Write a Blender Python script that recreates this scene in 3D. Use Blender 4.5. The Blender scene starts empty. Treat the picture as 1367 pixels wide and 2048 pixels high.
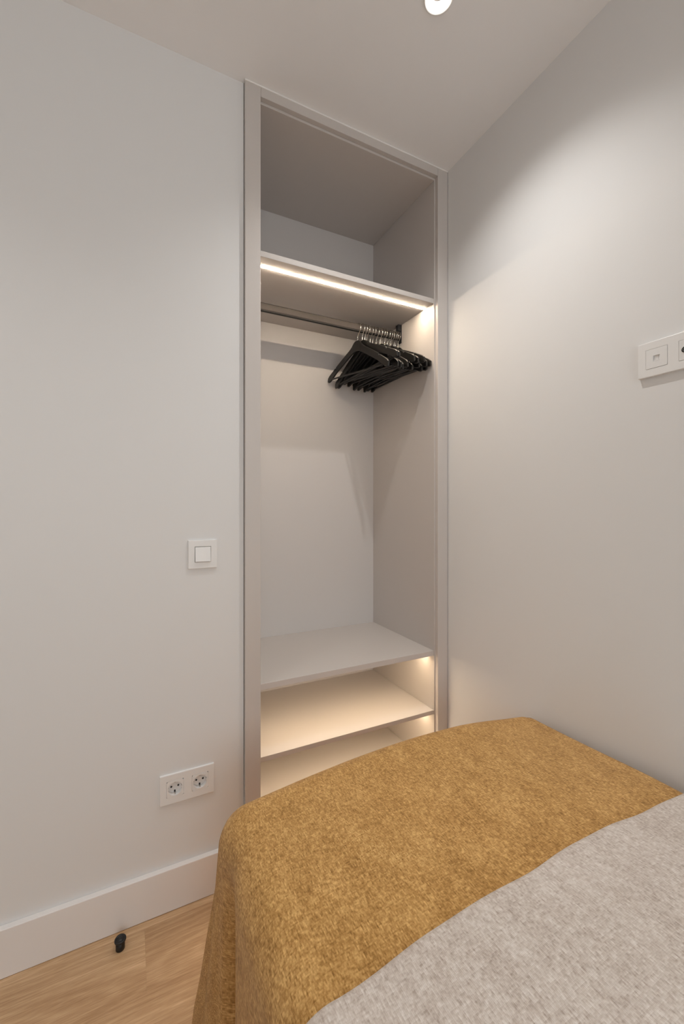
import bpy, bmesh, math, random
from math import pi, sin, cos, tan, atan2, hypot, radians
from mathutils import Vector, Matrix, noise

random.seed(7)
SC = bpy.context.scene
COL = SC.collection

# ------------------------------------------------------------------ camera
CAM_H = 1.122
cam_d = bpy.data.cameras.new('camera')
cam = bpy.data.objects.new('camera', cam_d)
COL.objects.link(cam)
cam.location = (0, 0, CAM_H)
cam.rotation_euler = (pi / 2, 0, -math.atan(423.5 / 840))
cam_d.sensor_fit = 'VERTICAL'
cam_d.sensor_height = 36.0
cam_d.sensor_width = 24.0
cam_d.lens = 840 / 2048 * 36
cam_d.shift_y = -11 / 2048
cam_d.clip_start = 0.02
SC.camera = cam

# ------------------------------------------------------------------ light set-up
SC.view_settings.view_transform = 'Standard'
SC.view_settings.look = 'None'
SC.view_settings.gamma = 1
SC.view_settings.use_curve_mapping = False
SC.view_settings.exposure = 0.17
SC.cycles.max_bounces = 14
SC.cycles.diffuse_bounces = 9
SC.cycles.sample_clamp_indirect = 4.0
SC.cycles.denoising_prefilter = 'NONE'

W = bpy.data.worlds.new('sky')
SC.world = W
W.use_nodes = True
bg = W.node_tree.nodes['Background']
bg.inputs['Color'].default_value = (0.95, 0.985, 1.0, 1)
bg.inputs['Strength'].default_value = 3.8

SPOT_W = 33.0                       # the visible downlight
SPOT_W_FILL = 27.0                   # unseen downlights, added to raise the room's light
SPOT_COL = (1.0, 0.972, 0.935)
LED_COL = (1.0, 0.82, 0.62)
LED_TOP, LED_LOW = 98.0, 28.0
LED_LOW_COL = (1.0, 0.76, 0.50)

# ------------------------------------------------------------------ room measures (metres, camera above the origin)
WALL_Y = 1.268                      # wall with the wardrobe
WALL_X = 1.084                      # right wall
LEFT_X, NEAR_Y = -2.1, -2.35
CEIL = 2.402
FACE_Y = 1.252                      # face of the wardrobe frame
SPOTS = [(0.693, 0.834), (0.693, -1.05), (-0.40, -1.55), (-0.72, 0.52)]  # first one is in view; the rest are unseen, added as fill light


# ------------------------------------------------------------------ materials
def mat(name):
    m = bpy.data.materials.new(name)
    m.use_nodes = True
    nt = m.node_tree
    return m, nt, nt.nodes['Principled BSDF']


def nd(nt, typ, **kw):
    n = nt.nodes.new(typ)
    for k, v in kw.items():
        if k in n.inputs:
            n.inputs[k].default_value = v
        else:
            setattr(n, k, v)
    return n


def plain(name, col, rough=0.5, metal=0.0, bump=0.0, bscale=300, var=0.0, vscale=4):
    m, nt, b = mat(name)
    b.inputs['Base Color'].default_value = (*col, 1)
    b.inputs['Roughness'].default_value = rough
    b.inputs['Metallic'].default_value = metal
    tc = nd(nt, 'ShaderNodeTexCoord')
    if var:
        n = nd(nt, 'ShaderNodeTexNoise', Scale=vscale, Detail=3)
        nt.links.new(tc.outputs['Object'], n.inputs['Vector'])
        r = nd(nt, 'ShaderNodeMapRange')
        r.inputs[3].default_value = 1 - var
        r.inputs[4].default_value = 1 + var
        nt.links.new(n.outputs['Fac'], r.inputs[0])
        mx = nd(nt, 'ShaderNodeVectorMath', operation='SCALE')
        mx.inputs[0].default_value = col
        nt.links.new(r.outputs[0], mx.inputs['Scale'])
        nt.links.new(mx.outputs[0], b.inputs['Base Color'])
    if bump:
        n = nd(nt, 'ShaderNodeTexNoise', Scale=bscale, Detail=4)
        nt.links.new(tc.outputs['Object'], n.inputs['Vector'])
        bp = nd(nt, 'ShaderNodeBump', Strength=bump, Distance=0.001)
        nt.links.new(n.outputs['Fac'], bp.inputs['Height'])
        nt.links.new(bp.outputs['Normal'], b.inputs['Normal'])
    return m


def emission(name, col, strength):
    m = bpy.data.materials.new(name)
    m.use_nodes = True
    nt = m.node_tree
    nt.nodes.clear()
    e = nd(nt, 'ShaderNodeEmission')
    e.inputs['Color'].default_value = (*col, 1)
    e.inputs['Strength'].default_value = strength
    o = nd(nt, 'ShaderNodeOutputMaterial')
    nt.links.new(e.outputs[0], o.inputs['Surface'])
    return m


def fabric(name, dark, mid, light, su, sv, bump):
    """Woven chenille: UVs are metres on the cloth, threads run along V."""
    m, nt, b = mat(name)
    L = nt.links.new
    b.inputs['Roughness'].default_value = 0.92
    b.inputs['Specular IOR Level'].default_value = 0.15
    b.inputs['Sheen Weight'].default_value = 0.12
    b.inputs['Sheen Roughness'].default_value = 0.5
    uv = nd(nt, 'ShaderNodeTexCoord')

    def stretched(sx, sy, detail=2, rough=0.5):
        mp = nd(nt, 'ShaderNodeMapping')
        mp.inputs['Scale'].default_value = (sx, sy, 1)
        L(uv.outputs['UV'], mp.inputs['Vector'])
        n = nd(nt, 'ShaderNodeTexNoise', Scale=1.0, Detail=detail, Roughness=rough)
        L(mp.outputs[0], n.inputs['Vector'])
        return n.outputs['Fac']

    def math2(op, a, bb):
        n = nd(nt, 'ShaderNodeMath', operation=op)
        for i, v in enumerate((a, bb)):
            if isinstance(v, (int, float)):
                n.inputs[i].default_value = v
            else:
                L(v, n.inputs[i])
        return n.outputs[0]

    sep = nd(nt, 'ShaderNodeSeparateXYZ')
    L(uv.outputs['UV'], sep.inputs[0])
    U, V = sep.outputs['X'], sep.outputs['Y']

    def noise2(x, y, detail=1):
        c = nd(nt, 'ShaderNodeCombineXYZ')
        L(x, c.inputs[0])
        L(y, c.inputs[1])
        n = nd(nt, 'ShaderNodeTexNoise', Scale=1.0, Detail=detail)
        L(c.outputs[0], n.inputs['Vector'])
        return n.outputs['Fac']

    def one(op, a):
        n = nd(nt, 'ShaderNodeMath', operation=op)
        L(a, n.inputs[0])
        return n.outputs[0]

    # every yarn has its own shade, which drifts along its length
    col_i = one('FLOOR', math2('MULTIPLY', U, su))
    row_i = one('FLOOR', math2('MULTIPLY', V, su * 0.9))
    thread = noise2(math2('MULTIPLY', col_i, 3.71), math2('MULTIPLY', V, sv))          # warp
    cross = noise2(math2('MULTIPLY', U, sv * 1.2), math2('MULTIPLY', row_i, 5.13))     # weft
    thread2 = stretched(su * 0.9, su * 0.5, 2)                                         # fuzz of the pile
    blot = stretched(26, 11, 3)                                                        # cloudy shade
    weave = math2('MULTIPLY', one('ABSOLUTE', one('SINE', math2('MULTIPLY', U, su * pi))), one('ABSOLUTE', one('SINE', math2('MULTIPLY', V, su * 0.9 * pi))))
    s = math2('MULTIPLY', thread, 0.44)
    s = math2('ADD', s, math2('MULTIPLY', thread2, 0.26))
    s = math2('ADD', s, math2('MULTIPLY', cross, 0.30))
    s = math2('ADD', s, math2('MULTIPLY', blot, 0.20))
    cr = nd(nt, 'ShaderNodeValToRGB')
    e = cr.color_ramp.elements
    e[0].position, e[0].color = 0.43, (*dark, 1)
    e[1].position, e[1].color = 0.75, (*light, 1)
    k = e.new(0.585)
    k.color = (*mid, 1)
    L(s, cr.inputs['Fac'])
    L(cr.outputs['Color'], b.inputs['Base Color'])
    h = math2('ADD', math2('MULTIPLY', weave, 0.9), math2('MULTIPLY', thread2, 0.8))
    bp = nd(nt, 'ShaderNodeBump', Strength=bump, Distance=0.0015)
    L(h, bp.inputs['Height'])
    L(bp.outputs['Normal'], b.inputs['Normal'])
    return m


def oak():
    m, nt, b = mat('oak_plank')
    L = nt.links.new
    b.inputs['Roughness'].default_value = 0.42
    tc = nd(nt, 'ShaderNodeTexCoord')
    oi = nd(nt, 'ShaderNodeObjectInfo')
    rnd = nd(nt, 'ShaderNodeCombineXYZ')
    mul = nd(nt, 'ShaderNodeMath', operation='MULTIPLY')
    mul.inputs[1].default_value = 37.0
    L(oi.outputs['Random'], mul.inputs[0])
    L(mul.outputs[0], rnd.inputs[0])
    L(mul.outputs[0], rnd.inputs[2])
    add = nd(nt, 'ShaderNodeVectorMath', operation='ADD')
    L(tc.outputs['Object'], add.inputs[0])
    L(rnd.outputs[0], add.inputs[1])
    P = add.outputs[0]

    def noise_at(scale, detail=3, vec=P):
        mp = nd(nt, 'ShaderNodeMapping')
        mp.inputs['Scale'].default_value = scale
        L(vec, mp.inputs['Vector'])
        n = nd(nt, 'ShaderNodeTexNoise', Scale=1.0, Detail=detail)
        L(mp.outputs[0], n.inputs['Vector'])
        return n.outputs['Fac']

    def M(op, a, bb):
        n = nd(nt, 'ShaderNodeMath', operation=op)
        for i, v in enumerate((a, bb)):
            if isinstance(v, (int, float)):
                n.inputs[i].default_value = v
            else:
                L(v, n.inputs[i])
        return n.outputs[0]

    sep = nd(nt, 'ShaderNodeSeparateXYZ')
    L(tc.outputs['Object'], sep.inputs[0])
    wob = noise_at((2.2, 14, 1), 2)
    # plain-sawn board: growth rings of a slightly tilted log cut by the board face (cathedral arches)
    yy = M('ADD', M('ADD', sep.outputs['Y'], 0.035), M('MULTIPLY', M('SUBTRACT', wob, 0.5), 0.03))
    dd = M('ADD', M('MULTIPLY', sep.outputs['X'], 0.13), M('MULTIPLY', M('SUBTRACT', noise_at((1.3, 5, 1), 2), 0.5), 0.10))
    rr = M('SQRT', M('ADD', M('MULTIPLY', yy, yy), M('MULTIPLY', dd, dd)), 0)
    ring = M('ADD', M('MULTIPLY', M('SINE', M('MULTIPLY', rr, 430), 0), 0.5), 0.5)
    fine = noise_at((10, 420, 1), 3)
    pore = noise_at((45, 800, 1), 2)
    blot = noise_at((3.4, 11, 1), 3)
    s = M('MULTIPLY', M('POWER', ring, 3), 0.065)
    s = M('ADD', s, M('MULTIPLY', fine, 0.36))
    s = M('ADD', s, M('MULTIPLY', pore, 0.24))
    s = M('ADD', s, M('MULTIPLY', blot, 0.44))
    s = M('ADD', s, 0.045)
    s = M('ADD', s, M('MULTIPLY', M('SUBTRACT', oi.outputs['Random'], 0.5), 0.10))
    cr = nd(nt, 'ShaderNodeValToRGB')
    e = cr.color_ramp.elements
    e[0].position, e[0].color = 0.43, (0.37, 0.215, 0.105, 1)
    e[1].position, e[1].color = 0.78, (0.68, 0.465, 0.28, 1)
    k = e.new(0.60)
    k.color = (0.52, 0.338, 0.186, 1)
    L(s, cr.inputs['Fac'])
    L(cr.outputs['Color'], b.inputs['Base Color'])
    bp = nd(nt, 'ShaderNodeBump', Strength=0.12, Distance=0.0006)
    L(fine, bp.inputs['Height'])
    L(bp.outputs['Normal'], b.inputs['Normal'])
    return m


M_WALL = plain('wall_paint', (0.725, 0.728, 0.728), 0.62, bump=0.06, bscale=60)
M_CEIL = plain('ceiling_paint', (0.865, 0.875, 0.89), 0.75, bump=0.05, bscale=60)
M_BASE = plain('baseboard_lacquer', (0.78, 0.76, 0.75), 0.35)
M_LAM = plain('cashmere_laminate', (0.56, 0.525, 0.50), 0.42, bump=0.03, bscale=900)
M_BACK = plain('cashmere_back_laminate', (0.61, 0.585, 0.57), 0.5, bump=0.03, bscale=900)
M_WHITE = plain('white_plastic', (0.78, 0.78, 0.775), 0.28)
M_SEAL = plain('white_sealant', (0.83, 0.83, 0.82), 0.5)
M_SPOT = plain('white_lacquer', (0.86, 0.86, 0.85), 0.35)
M_DARK = plain('dark_gap', (0.02, 0.02, 0.02), 0.7)
M_BLACK = plain('black_plastic', (0.005, 0.005, 0.0055), 0.45)
M_HANG = plain('black_lacquered_wood', (0.006, 0.0055, 0.005), 0.34, bump=0.04, bscale=500)
M_CHROME = plain('chrome', (0.62, 0.59, 0.55), 0.2, 1.0)
M_RAIL = plain('bronze_anodised_aluminium', (0.042, 0.034, 0.030), 0.5, 0.4)
M_RAILB = plain('black_rail_insert', (0.008, 0.008, 0.008), 0.6)
M_BRACKET = plain('black_painted_metal', (0.012, 0.013, 0.016), 0.45)
M_STEEL = plain('steel', (0.55, 0.53, 0.50), 0.3, 1.0)
M_MATT = plain('mattress_ticking', (0.62, 0.58, 0.53), 0.9, bump=0.2, bscale=500)
M_BEDB = plain('bed_base_fabric', (0.08, 0.075, 0.07), 0.9, bump=0.2, bscale=700)
M_SLAB = plain('floor_slab', (0.22, 0.15, 0.09), 0.9)
M_LED_T = emission('led_upper', LED_COL, LED_TOP)
M_LED_L = emission('led_lower', LED_LOW_COL, LED_LOW)
M_LENS = emission('spot_lens', (1.0, 0.95, 0.88), 110.0)
M_OAK = oak()
M_MUST = fabric('mustard_chenille', (0.24, 0.118, 0.029), (0.45, 0.248, 0.076), (0.71, 0.445, 0.175), 520, 92, 0.38)
M_GREY = fabric('grey_beige_chenille', (0.37, 0.305, 0.26), (0.55, 0.485, 0.435), (0.70, 0.65, 0.605), 480, 88, 0.30)


def glass():
    m = bpy.data.materials.new('window_glass')
    m.use_nodes = True
    nt = m.node_tree
    nt.nodes.clear()
    t = nd(nt, 'ShaderNodeBsdfTransparent')
    g = nd(nt, 'ShaderNodeBsdfGlossy', Roughness=0.02)
    mx = nd(nt, 'ShaderNodeMixShader')
    mx.inputs[0].default_value = 0.07
    o = nd(nt, 'ShaderNodeOutputMaterial')
    nt.links.new(t.outputs[0], mx.inputs[1])
    nt.links.new(g.outputs[0], mx.inputs[2])
    nt.links.new(mx.outputs[0], o.inputs['Surface'])
    return m


M_GLASS = glass()


# ------------------------------------------------------------------ mesh helpers
def link(name, bm, m, parent=None, smooth=False, loc=None):
    me = bpy.data.meshes.new(name)
    bm.normal_update()
    bm.to_mesh(me)
    bm.free()
    for x in (m if isinstance(m, (list, tuple)) else [m]):
        me.materials.append(x)
    if smooth:
        for p in me.polygons:
            p.use_smooth = True
    o = bpy.data.objects.new(name, me)
    COL.objects.link(o)
    if parent is not None:
        o.parent = parent
    if loc is not None:
        o.location = loc
    return o


def box(bm, lo, hi, bev=0.0, seg=2):
    vs = [bm.verts.new((x, y, z)) for x in (lo[0], hi[0]) for y in (lo[1], hi[1]) for z in (lo[2], hi[2])]
    fs = [(0, 1, 3, 2), (4, 6, 7, 5), (0, 4, 5, 1), (2, 3, 7, 6), (0, 2, 6, 4), (1, 5, 7, 3)]
    ff = [bm.faces.new([vs[i] for i in f]) for f in fs]
    if bev:
        es = list({e for f in ff for e in f.edges})
        bmesh.ops.bevel(bm, geom=es, offset=bev, segments=seg, profile=0.5, affect='EDGES')


def bbox(lo, hi, bev=0.0, seg=2):
    bm = bmesh.new()
    box(bm, lo, hi, bev, seg)
    return bm


def lathe(bm, prof, n=40, mtx=None, cap0=False, cap1=False):
    """prof: (radius, height) pairs, revolved about Z."""
    rings = []
    for r, h in prof:
        ring = []
        for k in range(n):
            a = 2 * pi * k / n
            p = Vector((r * cos(a), r * sin(a), h))
            ring.append(bm.verts.new(mtx @ p if mtx else p))
        rings.append(ring)
    for i in range(len(rings) - 1):
        for k in range(n):
            bm.faces.new((rings[i][k], rings[i][(k + 1) % n], rings[i + 1][(k + 1) % n], rings[i + 1][k]))
    if cap0:
        bm.faces.new(rings[0][::-1])
    if cap1:
        bm.faces.new(rings[-1])


def tube(bm, pts, r, n=10):
    pts = [Vector(p) for p in pts]
    rings = []
    ref = Vector((1, 0, 0))
    for i, p in enumerate(pts):
        t = (pts[min(i + 1, len(pts) - 1)] - pts[max(i - 1, 0)]).normalized()
        u = (ref - t * ref.dot(t)).normalized()
        v = t.cross(u)
        rings.append([bm.verts.new(p + r * (cos(2 * pi * k / n) * u + sin(2 * pi * k / n) * v)) for k in range(n)])
    for i in range(len(rings) - 1):
        for k in range(n):
            bm.faces.new((rings[i][k], rings[i][(k + 1) % n], rings[i + 1][(k + 1) % n], rings[i + 1][k]))
    bm.faces.new(rings[0][::-1])
    bm.faces.new(rings[-1])


def tag(o, label=None, cat=None, group=None, kind=None):
    for k, v in (('label', label), ('category', cat), ('group', group), ('kind', kind)):
        if v:
            o[k] = v
    return o


def thing(name, label, cat, loc=(0, 0, 0), group=None):
    o = bpy.data.objects.new(name, None)
    o.empty_display_size = 0.05
    o.location = loc
    COL.objects.link(o)
    return tag(o, label, cat, group)


def struct(name, bm, m, parent=None):
    o = link(name, bm, m, parent)
    if parent is None:
        o['kind'] = 'structure'
    return o


# ------------------------------------------------------------------ room shell
T = 0.12
NICHE_Y = 1.80
bm = bmesh.new()                                          # wardrobe wall: left pier and the back of the niche
PK = (0.1460 - 0.058, 0.1460 + 0.058, 0.3318 - 0.024, 0.3318 + 0.024)   # pocket for the double socket
PY = WALL_Y + 0.045
box(bm, (LEFT_X - T, PY, -0.02), (0.3062, NICHE_Y, CEIL + 0.1))
box(bm, (LEFT_X - T, WALL_Y, -0.02), (PK[0], PY, CEIL + 0.1))
box(bm, (PK[1], WALL_Y, -0.02), (0.3062, PY, CEIL + 0.1))
box(bm, (PK[0], WALL_Y, -0.02), (PK[1], PY, PK[2]))
box(bm, (PK[0], WALL_Y, PK[3]), (PK[1], PY, CEIL + 0.1))
box(bm, (0.3062, 1.745, -0.02), (WALL_X + T, NICHE_Y, CEIL + 0.1))
struct('wall_far', bm, M_WALL)
struct('wall_right', bbox((WALL_X, NEAR_Y - T, -0.02), (WALL_X + T, 1.745, CEIL + 0.1)), M_WALL)
struct('wall_left', bbox((LEFT_X - T, NEAR_Y - T, -0.02), (LEFT_X, WALL_Y, CEIL + 0.1)), M_WALL)
WX0, WX1, WZ0, WZ1 = -0.95, 0.75, 0.70, 2.20              # window behind the camera
bm = bmesh.new()
box(bm, (LEFT_X, NEAR_Y - T, -0.02), (WX0, NEAR_Y, CEIL + 0.1))
box(bm, (WX1, NEAR_Y - T, -0.02), (WALL_X, NEAR_Y, CEIL + 0.1))
box(bm, (WX0, NEAR_Y - T, -0.02), (WX1, NEAR_Y, WZ0))
box(bm, (WX0, NEAR_Y - T, WZ1), (WX1, NEAR_Y, CEIL + 0.1))
struct('wall_near', bm, M_WALL)
bm = bmesh.new()
f = 0.05
box(bm, (WX0, NEAR_Y - 0.09, WZ0), (WX0 + f, NEAR_Y - 0.03, WZ1), 0.004)
box(bm, (WX1 - f, NEAR_Y - 0.09, WZ0), (WX1, NEAR_Y - 0.03, WZ1), 0.004)
box(bm, (WX0 + f, NEAR_Y - 0.09, WZ0), (WX1 - f, NEAR_Y - 0.03, WZ0 + f), 0.004)
box(bm, (WX0 + f, NEAR_Y - 0.09, WZ1 - f), (WX1 - f, NEAR_Y - 0.03, WZ1), 0.004)
xm = (WX0 + WX1) / 2
box(bm, (xm - 0.03, NEAR_Y - 0.09, WZ0 + f), (xm + 0.03, NEAR_Y - 0.03, WZ1 - f), 0.004)
win = struct('window_1', bm, M_BASE)
struct('pane', bbox((WX0 + f, NEAR_Y - 0.064, WZ0 + f), (xm - 0.03, NEAR_Y - 0.058, WZ1 - f)), M_GLASS, win)
struct('pane', bbox((xm + 0.03, NEAR_Y - 0.064, WZ0 + f), (WX1 - f, NEAR_Y - 0.058, WZ1 - f)), M_GLASS, win)
pl = bpy.data.lights.new('window_portal', 'AREA')          # guides the sky light through the opening
pl.shape = 'RECTANGLE'
pl.size, pl.size_y = WX1 - WX0, WZ1 - WZ0
pl.cycles.is_portal = True
po = bpy.data.objects.new('window_portal', pl)
po.location = (xm, NEAR_Y - T - 0.01, (WZ0 + WZ1) / 2)
po.rotation_euler = (pi / 2, 0, 0)
COL.objects.link(po)

# ceiling with a round hole for every recessed spotlight
HOLE = 0.0335
bm = bmesh.new()
xs = sorted({LEFT_X - T, WALL_X + T} | {round(s[0] + d, 4) for s in SPOTS for d in (-0.08, 0.08)})
ys = sorted({NEAR_Y - T, 1.745} | {round(s[1] + d, 4) for s in SPOTS for d in (-0.08, 0.08)})
for i in range(len(xs) - 1):
    for j in range(len(ys) - 1):
        x0, x1, y0, y1 = xs[i], xs[i + 1], ys[j], ys[j + 1]
        hit = [s for s in SPOTS if x0 < s[0] < x1 and y0 < s[1] < y1]
        if not hit:
            bm.faces.new([bm.verts.new(p + (CEIL,)) for p in ((x0, y0), (x0, y1), (x1, y1), (x1, y0))])
            continue
        cx, cy = hit[0]
        n = 48
        A, B, Cc = [], [], []
        for k in range(n):
            a = 2 * pi * k / n
            m_ = max(abs(cos(a)), abs(sin(a)))
            A.append(bm.verts.new((cx + 0.08 * cos(a) / m_, cy + 0.08 * sin(a) / m_, CEIL)))
            B.append(bm.verts.new((cx + HOLE * cos(a), cy + HOLE * sin(a), CEIL)))
            Cc.append(bm.verts.new((cx + HOLE * cos(a), cy + HOLE * sin(a), CEIL + 0.09)))
        for k in range(n):
            q = (k + 1) % n
            bm.faces.new((A[k], B[k], B[q], A[q]))
            bm.faces.new((B[k], Cc[k], Cc[q], B[q]))
bmesh.ops.remove_doubles(bm, verts=bm.verts, dist=1e-5)
box(bm, (LEFT_X - T, NEAR_Y - T, CEIL + 0.09), (WALL_X + T, 1.745, CEIL + 0.12))
struct('ceiling', bm, M_CEIL)

# floor: slab and single oak planks running along the wardrobe wall
fl = struct('floor', bbox((LEFT_X - T, NEAR_Y - T, -0.06), (WALL_X + T, WALL_Y + 0.002, -0.0095)), M_SLAB)
PW = 0.1665
row_edges = [1.2662, 1.2325]
while row_edges[-1] > NEAR_Y:
    row_edges.append(row_edges[-1] - PW)
row_edges[-1] = NEAR_Y
rng = random.Random(3)
PLEN = 1.19
offs = [0.52, 0.0345, 0.47, -0.21]                        # where a butt joint falls in each row
for r in range(len(row_edges) - 1):
    y1, y0 = row_edges[r], row_edges[r + 1]
    off = offs[r] if r < len(offs) else rng.uniform(-0.6, 0.6)
    x = off - PLEN * math.ceil((off - LEFT_X) / PLEN)
    while x < WALL_X:
        xa, xb = max(x, LEFT_X), min(x + PLEN, WALL_X)
        x += PLEN
        if xb - xa < 0.02:
            continue
        g = 0.00002
        hx, hy = (xb - xa) / 2 - g, (y1 - y0) / 2 - g
        o = link('plank', bbox((-hx, -hy, -0.009), (hx, hy, 0.0), 0.00018, 1), M_OAK, fl, loc=((xa + xb) / 2, (y0 + y1) / 2, 0))

# baseboards
BH, BT = 0.1165, 0.016


def baseboard(name, lo, hi):
    struct(name, bbox(lo, hi, 0.0015, 2), M_BASE)


baseboard('baseboard_far', (LEFT_X, WALL_Y - BT, 0.0008), (0.3062, WALL_Y, BH))
baseboard('baseboard_right', (WALL_X - BT, NEAR_Y + BT, 0.0008), (WALL_X, FACE_Y - 0.002, BH))
baseboard('baseboard_left', (LEFT_X, NEAR_Y + BT, 0.0008), (LEFT_X + BT, WALL_Y - BT, BH))
baseboard('baseboard_near', (LEFT_X, NEAR_Y, 0.0008), (WALL_X, NEAR_Y + BT, BH))


# ------------------------------------------------------------------ built-in wardrobe
CX0, CX1 = 0.349, 1.032            # clear inside, left and right
CF, CB = 1.268, 1.717              # carcass front and back
ward = thing('built_in_wardrobe', 'tall open built-in wardrobe of cashmere beige laminate in the corner niche', 'wardrobe', (0.69, 1.50, 0))


def wpart(name, lo, hi, m=M_LAM, bev=0.0006, parent=None):
    p = parent or ward
    base = Vector((0.69, 1.50, 0))
    lo, hi = Vector(lo) - base, Vector(hi) - base
    o = link(name, bbox(lo, hi, bev, 1) if bev else bbox(lo, hi), m, p)
    return o


wpart('side_panel', (CX0 - 0.018, CF, 0.0), (CX0, CB, 2.384))
wpart('side_panel', (CX1, CF, 0.0), (CX1 + 0.018, CB, 2.384))
wpart('back_panel', (CX0 - 0.018, CB, 0.0), (CX1 + 0.018, CB + 0.008, 2.384), M_BACK)
wpart('top_panel', (CX0, CF, 2.362), (CX1, CB, 2.381))
wpart('frame_stile', (0.3075, FACE_Y, 0.0), (0.3545, CF, 2.3985))
wpart('frame_stile', (1.0362, FACE_Y, 0.0), (1.0825, CF, 2.3985))
wpart('frame_header', (0.3550, FACE_Y, 2.3695), (1.0357, CF - 0.0005, 2.3985))
wpart('sealant_bead', (0.3065, FACE_Y - 0.0025, 2.3975), (1.0835, FACE_Y + 0.004, 2.4018), M_SEAL, 0.0012)['label'] = 'thin white sealant line along the ceiling'
SH = [('upper', 1.9125, 0.0178), ('seat', 0.5735, 0.0195), ('mid', 0.347, 0.0155), ('base', 0.129, 0.018)]
for i, (nm, zt, th) in enumerate(SH):
    s = wpart('shelf', (CX0 + 0.0004, CF + 0.002, zt - th), (CX1 - 0.0004, CB - 0.0004, zt))
    if nm == 'upper':
        s['label'] = 'upper shelf with a lit strip under its front edge'
    if nm != 'base':
        # light profile let into the underside, its diffuser barely proud
        bm = bmesh.new()
        y0, y1, zb = 1.3190, (1.3280 if nm == 'upper' else 1.3370), zt - th
        pts = [(y0, zb + 0.003), (y0, zb - 0.0008), (y0 + 0.003, zb - 0.0024), (y1 - 0.003, zb - 0.0024), (y1, zb - 0.0008), (y1, zb + 0.003)]
        ra = [bm.verts.new((CX0 + 0.001 - 0.69, y - 1.50, z)) for y, z in pts]
        rb = [bm.verts.new((CX1 - 0.001 - 0.69, y - 1.50, z)) for y, z in pts]
        for k in range(len(pts) - 1):
            bm.faces.new((ra[k], ra[k + 1], rb[k + 1], rb[k]))
        bm.faces.new(ra[::-1])
        bm.faces.new(rb)
        led = link('led_strip', bm, M_LED_T if nm == 'upper' else M_LED_L, s)
        led['label'] = 'glowing warm white light strip'
wpart('plinth_panel', (CX0 + 0.0004, CF + 0.03, 0.0), (CX1 - 0.0004, CF + 0.048, 0.111))
# hanging rail: flat tube with a dark insert underneath, two brackets from the shelf
RY0, RY1, RZ0, RZ1 = 1.4825, 1.4975, 1.8325, 1.860
bm = bbox((CX0 - 0.69 + 0.002, RY0 - 1.50, RZ0), (CX1 - 0.69 - 0.002, RY1 - 1.50, RZ1), 0.004, 4)
rail = link('hanging_rail', bm, M_RAIL, ward)
rail['label'] = 'brown metal hanging rail with a black underside'
link('rail_insert', bbox((CX0 - 0.69 + 0.003, RY0 - 1.4985, RZ0 - 0.0022), (CX1 - 0.69 - 0.003, RY1 - 1.5015, RZ0 + 0.001), 0.0006, 1), M_RAILB, rail)
for sx, x in ((1, CX0), (-1, CX1)):
    bm = bmesh.new()
    a, b_ = (x, x + sx * 0.004)
    box(bm, (min(a, b_) - 0.69, -0.0185, 1.8175), (max(a, b_) - 0.69, 0.0005, 1.8945), 0.001, 1)
    a, b_ = (x, x + sx * 0.018)
    box(bm, (min(a, b_) - 0.69, -0.0185, 1.868), (max(a, b_) - 0.69, 0.0005, 1.8945), 0.001, 1)
    br = link('rail_bracket', bm, M_BRACKET, rail)
    br['label'] = 'black metal bracket at the end of the rail'


# ------------------------------------------------------------------ hangers
def arm_top(s):
    s = abs(s)
    pts = [(0, 0.0), (0.012, -0.001), (0.020, -0.006), (0.030, -0.017), (0.045, -0.028), (0.075, -0.043), (0.11, -0.061), (0.145, -0.080), (0.175, -0.098), (0.196, -0.110), (0.205, -0.119)]
    for (a, za), (b, zb) in zip(pts, pts[1:]):
        if s <= b:
            return za + (zb - za) * (s - a) / (b - a)
    return pts[-1][1]


def arm_low(s):
    s = abs(s)
    pts = [(0, -0.042), (0.015, -0.044), (0.05, -0.060), (0.10, -0.085), (0.145, -0.109), (0.16, -0.119), (0.180, -0.134), (0.194, -0.1405), (0.205, -0.138)]
    for (a, za), (b, zb) in zip(pts, pts[1:]):
        if s <= b:
            return za + (zb - za) * (s - a) / (b - a)
    return pts[-1][1]


HT = 0.0078


def hanger_body():
    bm = bmesh.new()
    ss = [-0.205, -0.197, -0.185, -0.17, -0.158, -0.1525, -0.1505, -0.1455, -0.1435, -0.13, -0.11, -0.09, -0.07, -0.055, -0.043, -0.033, -0.025, -0.018, -0.011, 0]
    ss = ss + [-q for q in ss[-2::-1]]
    cols = []
    for s in ss:
        zt, zl = arm_top(s), arm_low(s)
        if 0.144 < abs(s) < 0.152:
            zt -= 0.005                                   # strap notch
        c = 0.0022
        ht = HT / 2 * (1.0 if abs(s) > 0.03 else 1.12)
        sec = [(-ht, zl + c), (-ht, zt - c), (-ht + c, zt), (ht - c, zt), (ht, zt - c), (ht, zl + c), (ht - c, zl), (-ht + c, zl)]
        cols.append([bm.verts.new((x, s, z)) for x, z in sec])
    for i in range(len(cols) - 1):
        for k in range(8):
            bm.faces.new((cols[i][k], cols[i][(k + 1) % 8], cols[i + 1][(k + 1) % 8], cols[i + 1][k]))
    bm.faces.new(cols[0])
    bm.faces.new(cols[-1][::-1])
    bmesh.ops.recalc_face_normals(bm, faces=bm.faces)
    return bm


def hanger_bar():
    bm = bmesh.new()
    tube(bm, [(0, s, -0.1275) for s in (-0.1735, 0.1735)], 0.0037, 12)
    return bm


HZ = 0.0475                                               # hook circle above the neck


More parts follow.
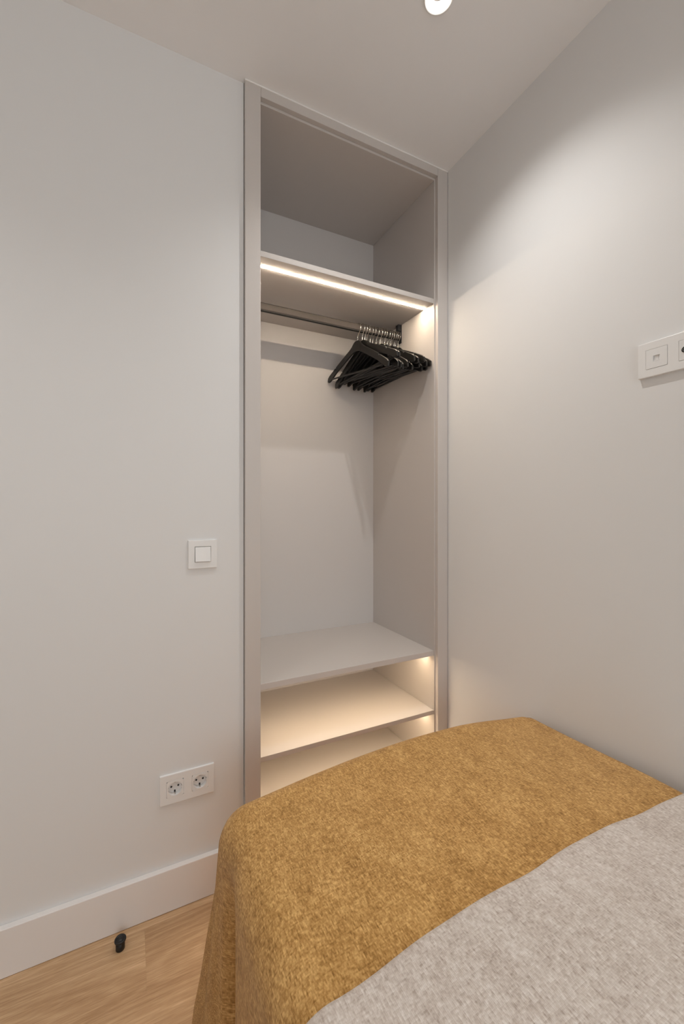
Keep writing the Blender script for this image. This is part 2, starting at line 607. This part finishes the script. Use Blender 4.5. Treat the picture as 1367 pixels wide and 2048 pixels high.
def hanger_hook():
    bm = bmesh.new()
    R = 0.0195
    pts = [(0, 0, -0.006), (0, 0, 0.004), (0, -0.0005, 0.012)]
    a0 = radians(-32)
    # the wire leans to the front (towards -y) and sweeps over the rail to the back
    p1 = (-R * cos(a0), HZ + R * sin(a0))
    for k in range(1, 5):
        u = k / 5
        pts.append((0, p1[0] * u * u * (1.6 - 0.6 * u) , 0.012 + (p1[1] - 0.012) * u))
    for k in range(19):
        a = a0 + (radians(192) - a0) * k / 18
        pts.append((0, -R * cos(a), HZ + R * sin(a)))
    tube(bm, pts, 0.0017, 10)
    return bm


hooks_x = [0.8249, 0.8412, 0.8536, 0.8671, 0.8837, 0.8966, 0.9118, 0.9271, 0.9406, 0.9500, 0.9656, 0.9766, 0.9881, 0.9985, 1.0075, 1.0165]
tilts = [-5, 3.5, 3, -4, -4.5, -5.5, -3, 2.5, -5, 1.5, -2, 3, -4.5, 0, -3, 1]
ords = ['first', 'second', 'third', 'fourth', 'fifth', 'sixth', 'seventh', 'eighth']
neck_z = RZ1 + 0.0015 + 0.0017 - HZ - 0.0195
proto = thing('clothes_hanger', 'black wooden clothes hanger', 'hanger')
hp = [link('hanger_body', hanger_body(), M_HANG, proto, True),
      link('trouser_bar', hanger_bar(), M_HANG, proto, True),
      link('hook', hanger_hook(), M_CHROME, proto, True)]
hp[2]['label'] = 'chrome wire hook'
for p in hp[:2]:
    for poly in p.data.polygons:
        poly.use_smooth = False
PIV = Vector((0, 0, HZ + 0.0195))                         # the hook turns on the rail
for i, x in enumerate(hooks_x):
    if i == 0:
        o = proto
    else:
        o = proto.copy()
        COL.objects.link(o)
        for c in hp:
            d = c.copy()
            d.parent = o
            COL.objects.link(d)
    yaw = radians(7.8 - 5.2 * i / 15)
    tl = radians(tilts[i])
    # yaw turns the front end (-y) to the right; a positive tilt lifts the front end
    rot = Matrix.Rotation(yaw, 4, 'Z') @ Matrix.Rotation(-tl, 4, 'X')
    base = Vector((x, 1.490, neck_z))
    o.matrix_world = Matrix.Translation(base + PIV) @ rot @ Matrix.Translation(-PIV)
    if i == 0:
        lab = 'black wooden hanger, first from the left on the wardrobe rail, its whole triangle showing'
    elif i < 8:
        lab = 'black wooden hanger, %s from the left in the row on the rail' % ords[i]
    elif i < 15:
        lab = 'black wooden hanger, %s from the right in the row on the rail' % ords[15 - i]
    else:
        lab = 'black wooden hanger, last on the right, against the wardrobe side panel'
    tag(o, lab, 'hanger', 'black wooden hangers on the wardrobe rail')


# ------------------------------------------------------------------ bed, throw and bedspread
XL, XR, YF, YH = 0.222, 1.022, 0.832, -1.10
ZT = 0.523
bed = thing('bed', 'single bed under a grey spread and a mustard throw along the right wall', 'bed', (0.62, -0.13, 0))
B0 = Vector((0.62, -0.13, 0))


def bpart(name, lo, hi, m, bev, seg=3):
    return link(name, bbox(Vector(lo) - B0, Vector(hi) - B0, bev, seg), m, bed, True)


bpart('mattress', (XL + 0.004, YH, 0.27), (XR + 0.030, YF + 0.010, ZT - 0.022), M_MATT, 0.05, 4)
bpart('bed_base', (XL + 0.110, YH, 0.09), (XR + 0.020, YF - 0.030, 0.268), M_BEDB, 0.012)
for lx in (XL + 0.17, XR - 0.06):
    for ly in (YH + 0.08, YF - 0.08):
        bm = bmesh.new()
        lathe(bm, [(0.018, 0.0), (0.020, 0.004), (0.026, 0.0905)], 20, Matrix.Translation(Vector((lx, ly, 0)) - B0), True, True)
        link('leg', bm, M_BLACK, bed, True)

RL = 0.066


def smooth(u):
    u = min(1.0, max(0.0, u))
    return u * u * (3 - 2 * u)


FLARE = [(-0.60, 0.020), (-0.30, 0.045), (-0.20, 0.012), (-0.115, 0.035), (-0.072, 0.086), (-0.053, 0.045), (-0.030, 0.040), (0.014, 0.005), (0.074, -0.130), (0.14, 0.008), (0.24, 0.026), (0.38, -0.004), (0.52, 0.016), (0.7, 0.0), (0.85, 0.02), (1.05, -0.002), (1.3, 0.018), (2.2, 0.0)]


def flare_at(s):
    for (a, fa), (b, fb) in zip(FLARE, FLARE[1:]):
        if s <= b:
            return fa + (fb - fa) * smooth((s - a) / (b - a))
    return 0.0


def drape(a, b, off):
    """Flat cloth coordinate (metres) -> position on the bed, at distance OFF above the throw's level."""
    ca, cb = min(max(a, XL), XR), min(b, YF)
    u = (ca - XL) / (XR - XL)
    crown = 0.024 * (1 - (2 * u - 1) ** 2)
    cl = smooth(1 - (ca - XL) / 0.45) * smooth(1 - (YF - cb) / 0.30)
    crr = smooth(1 - (XR - ca) / 0.25) * smooth(1 - (YF - cb) / 0.35)
    z0 = ZT + crown - 0.006 * cl - 0.010 * crr
    z0 += (0.0020 * noise.noise(Vector((a * 4, b * 4, 3.1))) + 0.0012 * noise.noise(Vector((a * 11, b * 8, 1.7)))) * (0.35 + 0.65 * smooth((YF - cb) / 0.2))
    z0 += off
    oa = max(0.0, XL - a)
    orr = max(0.0, a - XR)
    ob = max(0.0, b - YF)
    side = oa if oa > 0 else orr
    if side <= 0 and ob <= 0:
        return Vector((a, b, z0))
    o = (side ** 8 + ob ** 8) ** (1 / 8)
    r = RL + off if orr == 0 else 0.036 + off
    if o < r * pi / 2:
        out, down = r * sin(o / r), r * (1 - cos(o / r))
    else:
        out, down = r, r + o - r * pi / 2
    ph = atan2(ob, side)
    z = z0 - down
    z = max(z, 0.0045 + off + 0.002 * (noise.noise(Vector((a * 6, b * 6, 0))) + 1))
    D = max(0.0, down - 0.02) / 0.47
    if oa > 0 or (orr == 0 and ob > 0):
        if ob <= 0:
            s = YF - b
        elif oa > 0:
            s = -ph / (pi / 2) * 0.14
        else:
            s = -0.14 - (a - XL)
        out += flare_at(s) * min(D, 1.1) ** 1.15
        out += 0.004 * D * noise.noise(Vector((a * 9, b * 9, 5)))
    sx = -1 if oa > 0 else 1
    return Vector((ca + sx * out * cos(ph) if side > 0 else a, cb + out * sin(ph) if ob > 0 else b, z))


def cloth(name, a_vals, b_vals, off_fn, m, edge_shift=None):
    bm = bmesh.new()
    uvl = bm.loops.layers.uv.new('UVMap')
    grid, flat = [], []
    for b in b_vals:
        row, fr = [], []
        for a in a_vals:
            bb = b + (edge_shift(a, b) if edge_shift else 0)
            row.append(bm.verts.new(drape(a, bb, off_fn(a, b))))
            fr.append((a, bb))
        grid.append(row)
        flat.append(fr)
    for j in range(len(grid) - 1):
        for i in range(len(grid[0]) - 1):
            q = ((j, i), (j, i + 1), (j + 1, i + 1), (j + 1, i))
            fc = bm.faces.new([grid[y][x] for y, x in q])
            for lp, (y, x) in zip(fc.loops, q):
                lp[uvl].uv = flat[y][x]
    o = link(name, bm, m, None, True)
    return o


def steps(lo, hi, d):
    n = max(1, round((hi - lo) / d))
    return [lo + (hi - lo) * k / n for k in range(n + 1)]


DROP = RL * pi / 2 + (ZT - RL - 0.007)
A_L = steps(XL - DROP, XL - 0.10, 0.011) + steps(XL - 0.10, XL, 0.006)[1:]
A_V = A_L + steps(XL, XR, 0.011)[1:] + steps(XR, XR + 0.14, 0.006)[1:]
B_T = steps(0.26, YF, 0.011) + steps(YF, YF + 0.10, 0.006)[1:] + steps(YF + 0.10, YF + DROP, 0.011)[1:]
throw = cloth('throw_blanket', A_V, B_T, lambda a, b: 0.0, M_MUST)
tag(throw, 'mustard yellow woven throw draped over the foot of the bed', 'throw blanket')

GB = 0.456


def grey_off(a, b):
    e = GB - b                                            # distance back from the edge
    k = min(1.0, max(0.0, e / 0.014))
    return 0.0025 + 0.0115 * math.sqrt(1 - (1 - k) ** 2) + 0.006 * smooth(e / 0.12)


def grey_shift(a, b):
    w = 0.0022 * sin(a * 19 + 0.6) + 0.0008 * sin(a * 43) + 0.002 * noise.noise(Vector((a * 8, 0, 9)))
    return w * smooth(1 - (GB - b) / 0.25)


B_G = steps(YH, 0.40, 0.014) + steps(0.40, GB - 0.014, 0.007)[1:] + steps(GB - 0.014, GB, 0.0016)[1:]
spread = cloth('bedspread', A_V, B_G, grey_off, M_GREY, grey_shift)
tag(spread, 'light grey beige woven bedspread covering the near part of the bed', 'bedspread')


# ------------------------------------------------------------------ wall plates
def plate_frame(w, h, holes, t=0.0062):
    """Cover plate in local axes: x along the wall, z up, -y into the room; square windows at the given x."""
    bm = bmesh.new()
    m_ = 0.0222
    xs_ = [-w / 2]
    for hx in holes:
        xs_ += [hx - m_, hx + m_]
    xs_.append(w / 2)
    zs_ = [-h / 2, -m_, m_, h / 2]
    V = {}

    def v(x, y, z):
        k = (round(x, 5), round(y, 5), round(z, 5))
        if k not in V:
            V[k] = bm.verts.new((x, y, z))
        return V[k]
    for i in range(len(xs_) - 1):
        for j in range(3):
            if j == 1 and i % 2 == 1:
                continue
            x0, x1, z0, z1 = xs_[i], xs_[i + 1], zs_[j], zs_[j + 1]
            bm.faces.new((v(x0, -t, z0), v(x1, -t, z0), v(x1, -t, z1), v(x0, -t, z1)))
            bm.faces.new((v(x0, 0, z0), v(x0, 0, z1), v(x1, 0, z1), v(x1, 0, z0)))
    es = [e for e in bm.edges if e.is_boundary and e.verts[0].co.y < -t / 2]
    for e in es:
        a, b = (q.co.copy() for q in e.verts)
        bm.faces.new((v(*a), v(*b), v(b.x, 0, b.z), v(a.x, 0, a.z)))
    bmesh.ops.recalc_face_normals(bm, faces=bm.faces)
    ed = [e for e in bm.edges if len(e.link_faces) == 2 and e.calc_face_angle() > 0.5 and min(q.co.y for q in e.verts) < -t / 2]
    bmesh.ops.bevel(bm, geom=ed, offset=0.0011, segments=2, profile=0.5, affect='EDGES')
    return bm


def disc(bm, cx, cz, r, y0, y1, n=20):
    lathe(bm, [(r, 0), (r, 1)], n, Matrix.Translation((cx, y0, cz)) @ Matrix.Diagonal((1, (y1 - y0), 1, 1)) @ Matrix.Rotation(-pi / 2, 4, 'X'), True, True)


def socket_module(cx, parent):
    """Square insert with a round earthed socket well."""
    bm = bmesh.new()
    m_, n, R = 0.02212, 40, 0.0186
    yf, depth = -0.0068, 0.0125
    sq, c0, c1 = [], [], []
    for k in range(n):
        a = 2 * pi * (k + 0.5) / n
        q = max(abs(cos(a)), abs(sin(a)))
        sq.append(bm.verts.new((cx + m_ * cos(a) / q, yf, m_ * sin(a) / q)))
        c0.append(bm.verts.new((cx + R * cos(a), yf, R * sin(a))))
        c1.append(bm.verts.new((cx + R * 0.95 * cos(a), yf + depth, R * 0.95 * sin(a))))
    sb = [bm.verts.new((p.co.x, 0.0, p.co.z)) for p in sq]
    for k in range(n):
        q = (k + 1) % n
        bm.faces.new((sq[k], sq[q], c0[q], c0[k]))
        bm.faces.new((c0[k], c0[q], c1[q], c1[k]))
        bm.faces.new((sq[q], sq[k], sb[k], sb[q]))
    bm.faces.new(c1)
    bmesh.ops.recalc_face_normals(bm, faces=bm.faces)
    mod = link('socket', bm, M_WHITE, parent)
    yb = yf + depth
    for sx in (-1, 1):
        bm = bmesh.new()
        disc(bm, cx + sx * 0.0092, 0.0, 0.0026, yb - 0.0006, yb + 0.002)
        link('pin_hole', bm, M_DARK, mod)
    for sz in (-1, 1):
        bm = bmesh.new()
        z0, z1 = sorted((sz * 0.0172, sz * 0.0105))
        box(bm, (cx - 0.0021, yb - 0.0004, z0), (cx + 0.0021, yb + 0.001, z1))
        link('clip_slot', bm, M_DARK, mod)
        bm = bmesh.new()
        z0, z1 = sorted((sz * 0.0178, sz * 0.0146))
        box(bm, (cx - 0.0013, yb - 0.0095, z0), (cx + 0.0013, yb, z1), 0.0005, 1)
        cl = link('earth_clip', bm, M_STEEL, mod)
        cl['label'] = 'steel earth clip'
    for sx in (-1, 1):
        x0, x1 = sorted((cx + sx * 0.0186, cx + sx * 0.0165))
        link('guide_rib', bbox((x0, yf + 0.002, -0.0022), (x1, yb, 0.0022)), M_WHITE, mod)
    return mod


# light switch on the far wall
sw = thing('light_switch', 'square white light switch on the wall left of the wardrobe', 'light switch', (0.1875, WALL_Y, 0.9843))
link('cover_plate', plate_frame(0.0800, 0.0812, [0.0]), M_WHITE, sw)
link('gap', bbox((-0.0221, -0.0030, -0.0221), (0.0221, -0.0001, 0.0221)), M_DARK, sw)
bm = bbox((-0.0215, -0.0085, -0.0213), (0.0215, -0.0031, 0.0213), 0.0012, 2)
for v in bm.verts:                                        # the rocker is pressed at the top, its lower edge stands out
    if v.co.y < -0.006:
        v.co.y += 0.0022 * (v.co.z / 0.021)
link('rocker', bm, M_WHITE, sw)

# double socket on the far wall
ds = thing('double_socket', 'white double wall socket low on the wall above the baseboard', 'socket', (0.1460, WALL_Y, 0.3318))
link('cover_plate', plate_frame(0.1460, 0.0825, [-0.0332, 0.0338]), M_WHITE, ds)
link('gap', bbox((-0.0556, 0.0180, -0.0221), (0.0562, 0.0200, 0.0221)), M_DARK, ds)
socket_module(-0.0332, ds)
socket_module(0.0338, ds)

# data and antenna plate on the right wall (local x runs towards the viewer)
dp = thing('data_outlet', 'white data and aerial outlet plate high on the right wall', 'outlet', (WALL_X, 0.5019, 1.4630))
dp.rotation_euler = (0, 0, -pi / 2)
link('cover_plate', plate_frame(0.1450, 0.0805, [-0.0330, 0.0332], 0.0088), M_WHITE, dp)
link('gap', bbox((-0.0555, -0.0050, -0.0221), (0.0557, -0.0001, 0.0221)), M_DARK, dp)
# network module: square insert with a shuttered jack
bm = bmesh.new()
c, m_, jw, jh = -0.0330, 0.0218, 0.0066, 0.0066
yf = -0.0092
X = [c - m_, c - jw, c + jw, c + m_]
Z = [-m_, -jh - 0.0006, jh - 0.0006, m_]
for i in range(3):
    for j in range(3):
        if i == 1 and j == 1:
            continue
        box(bm, (X[i], yf, Z[j]), (X[i + 1], -0.0051, Z[j + 1]))
bmesh.ops.remove_doubles(bm, verts=bm.verts, dist=1e-6)
net = link('network_module', bm, M_WHITE, dp)
bm = bbox((X[1] + 0.0003, yf + 0.0022, Z[1] + 0.0003), (X[2] - 0.0003, -0.0051, Z[2] - 0.0003))
link('jack_shutter', bm, M_WHITE, net)
bm = bmesh.new()
for k in (-1, 1):
    box(bm, (c + k * 0.0032 - 0.0003, yf + 0.0014, Z[1] + 0.001), (c + k * 0.0032 + 0.0003, yf + 0.0023, Z[2] - 0.001))
box(bm, (X[1] + 0.0003, yf + 0.0004, Z[1] + 0.0004), (X[2] - 0.0003, yf + 0.0023, Z[1] + 0.0026))
link('jack_rib', bm, M_WHITE, net)
# aerial module with two round coaxial jacks
c = 0.0332
tv = link('aerial_module', bbox((c - m_, yf, -m_), (c + m_, -0.0051, m_), 0.0005, 1), M_WHITE, dp)
for k in (-1, 1):
    cx, cz = c + k * 0.0100, 0.0
    bm = bmesh.new()
    R90 = Matrix.Translation((cx, yf, cz)) @ Matrix.Rotation(pi / 2, 4, 'X')
    lathe(bm, [(0.0066, -0.0005), (0.0066, 0.0012), (0.0058, 0.0016), (0.0052, 0.0012), (0.0050, 0.0004)], 28, R90, True, True)
    jk = link('coaxial_jack', bm, M_BLACK, tv, True)
    jk['label'] = 'round black coaxial jack'
    bm = bmesh.new()
    lathe(bm, [(0.0042, 0.0003), (0.0042, 0.0012), (0.0036, 0.0012), (0.0036, 0.0003)], 24, R90)
    lathe(bm, [(0.0009, 0.0003), (0.0009, 0.0014)], 12, R90, True, True)
    link('jack_contact', bm, M_STEEL, jk)


# ------------------------------------------------------------------ recessed spotlights
def spotlight(x, y, watt, label):
    t = thing('recessed_spotlight', label, 'ceiling light', (x, y, CEIL), 'recessed ceiling spotlights')
    bm = bmesh.new()
    lathe(bm, [(0.0333, 0.004), (0.0366, 0.0), (0.0372, -0.0010), (0.0368, -0.0028), (0.0352, -0.0036), (0.0336, -0.0030), (0.0200, 0.0135)], 56)
    link('trim_ring', bm, M_SPOT, t, True)
    bm = bmesh.new()
    lathe(bm, [(0.0199, 0.0160), (0.0196, 0.0142), (0.0187, 0.0134), (0.0168, 0.0134), (0.0154, 0.0145)], 48)
    link('gimbal_ring', bm, M_STEEL, t, True)
    bm = bmesh.new()
    lathe(bm, [(0.0002, 0.0108), (0.0080, 0.0112), (0.0125, 0.0124), (0.0155, 0.0143)], 40)
    link('lamp_lens', bm, M_LENS, t, True)
    ld = bpy.data.lights.new('spot_lamp', 'SPOT')
    ld.energy = watt
    ld.color = SPOT_COL
    ld.spot_size = radians(123)
    ld.spot_blend = 1.0
    ld.shadow_soft_size = 0.012
    lo = bpy.data.objects.new('spot_lamp', ld)
    lo.location = (0, 0, 0.0095)
    lo.parent = t
    COL.objects.link(lo)
    return t


spotlight(*SPOTS[0], SPOT_W, 'round white recessed ceiling spotlight, lit, in front of the wardrobe')
spotlight(*SPOTS[1], SPOT_W_FILL, 'added unseen ceiling spotlight over the head of the bed')  # out of view, added for fill light from behind
spotlight(*SPOTS[2], SPOT_W_FILL, 'added unseen ceiling spotlight over the floor beside the bed')  # out of view, added to brighten the right wall
spotlight(*SPOTS[3], SPOT_W_FILL, 'added unseen ceiling spotlight over the open floor near the baseboard')  # out of view, added to light the baseboard top and left floor

# ------------------------------------------------------------------ door stop on the floor
st = thing('door_stop', 'small black round door stop standing on the oak floor by the baseboard', 'door stop', (-0.0222, 1.2045, 0))
bm = bmesh.new()
lathe(bm, [(0.0100, 0.0), (0.0105, 0.001), (0.0105, 0.0225)], 32, None, True, True)
link('post', bm, M_BLACK, st, True)
bm = bmesh.new()
lathe(bm, [(0.0103, 0.0205), (0.0130, 0.0212), (0.0136, 0.0226), (0.0136, 0.0246), (0.0126, 0.0264), (0.0096, 0.0264), (0.0088, 0.0253), (0.0068, 0.0253), (0.0058, 0.0269), (0.0001, 0.0273)], 36, None, True, False)
link('cap', bm, M_BLACK, st, True)
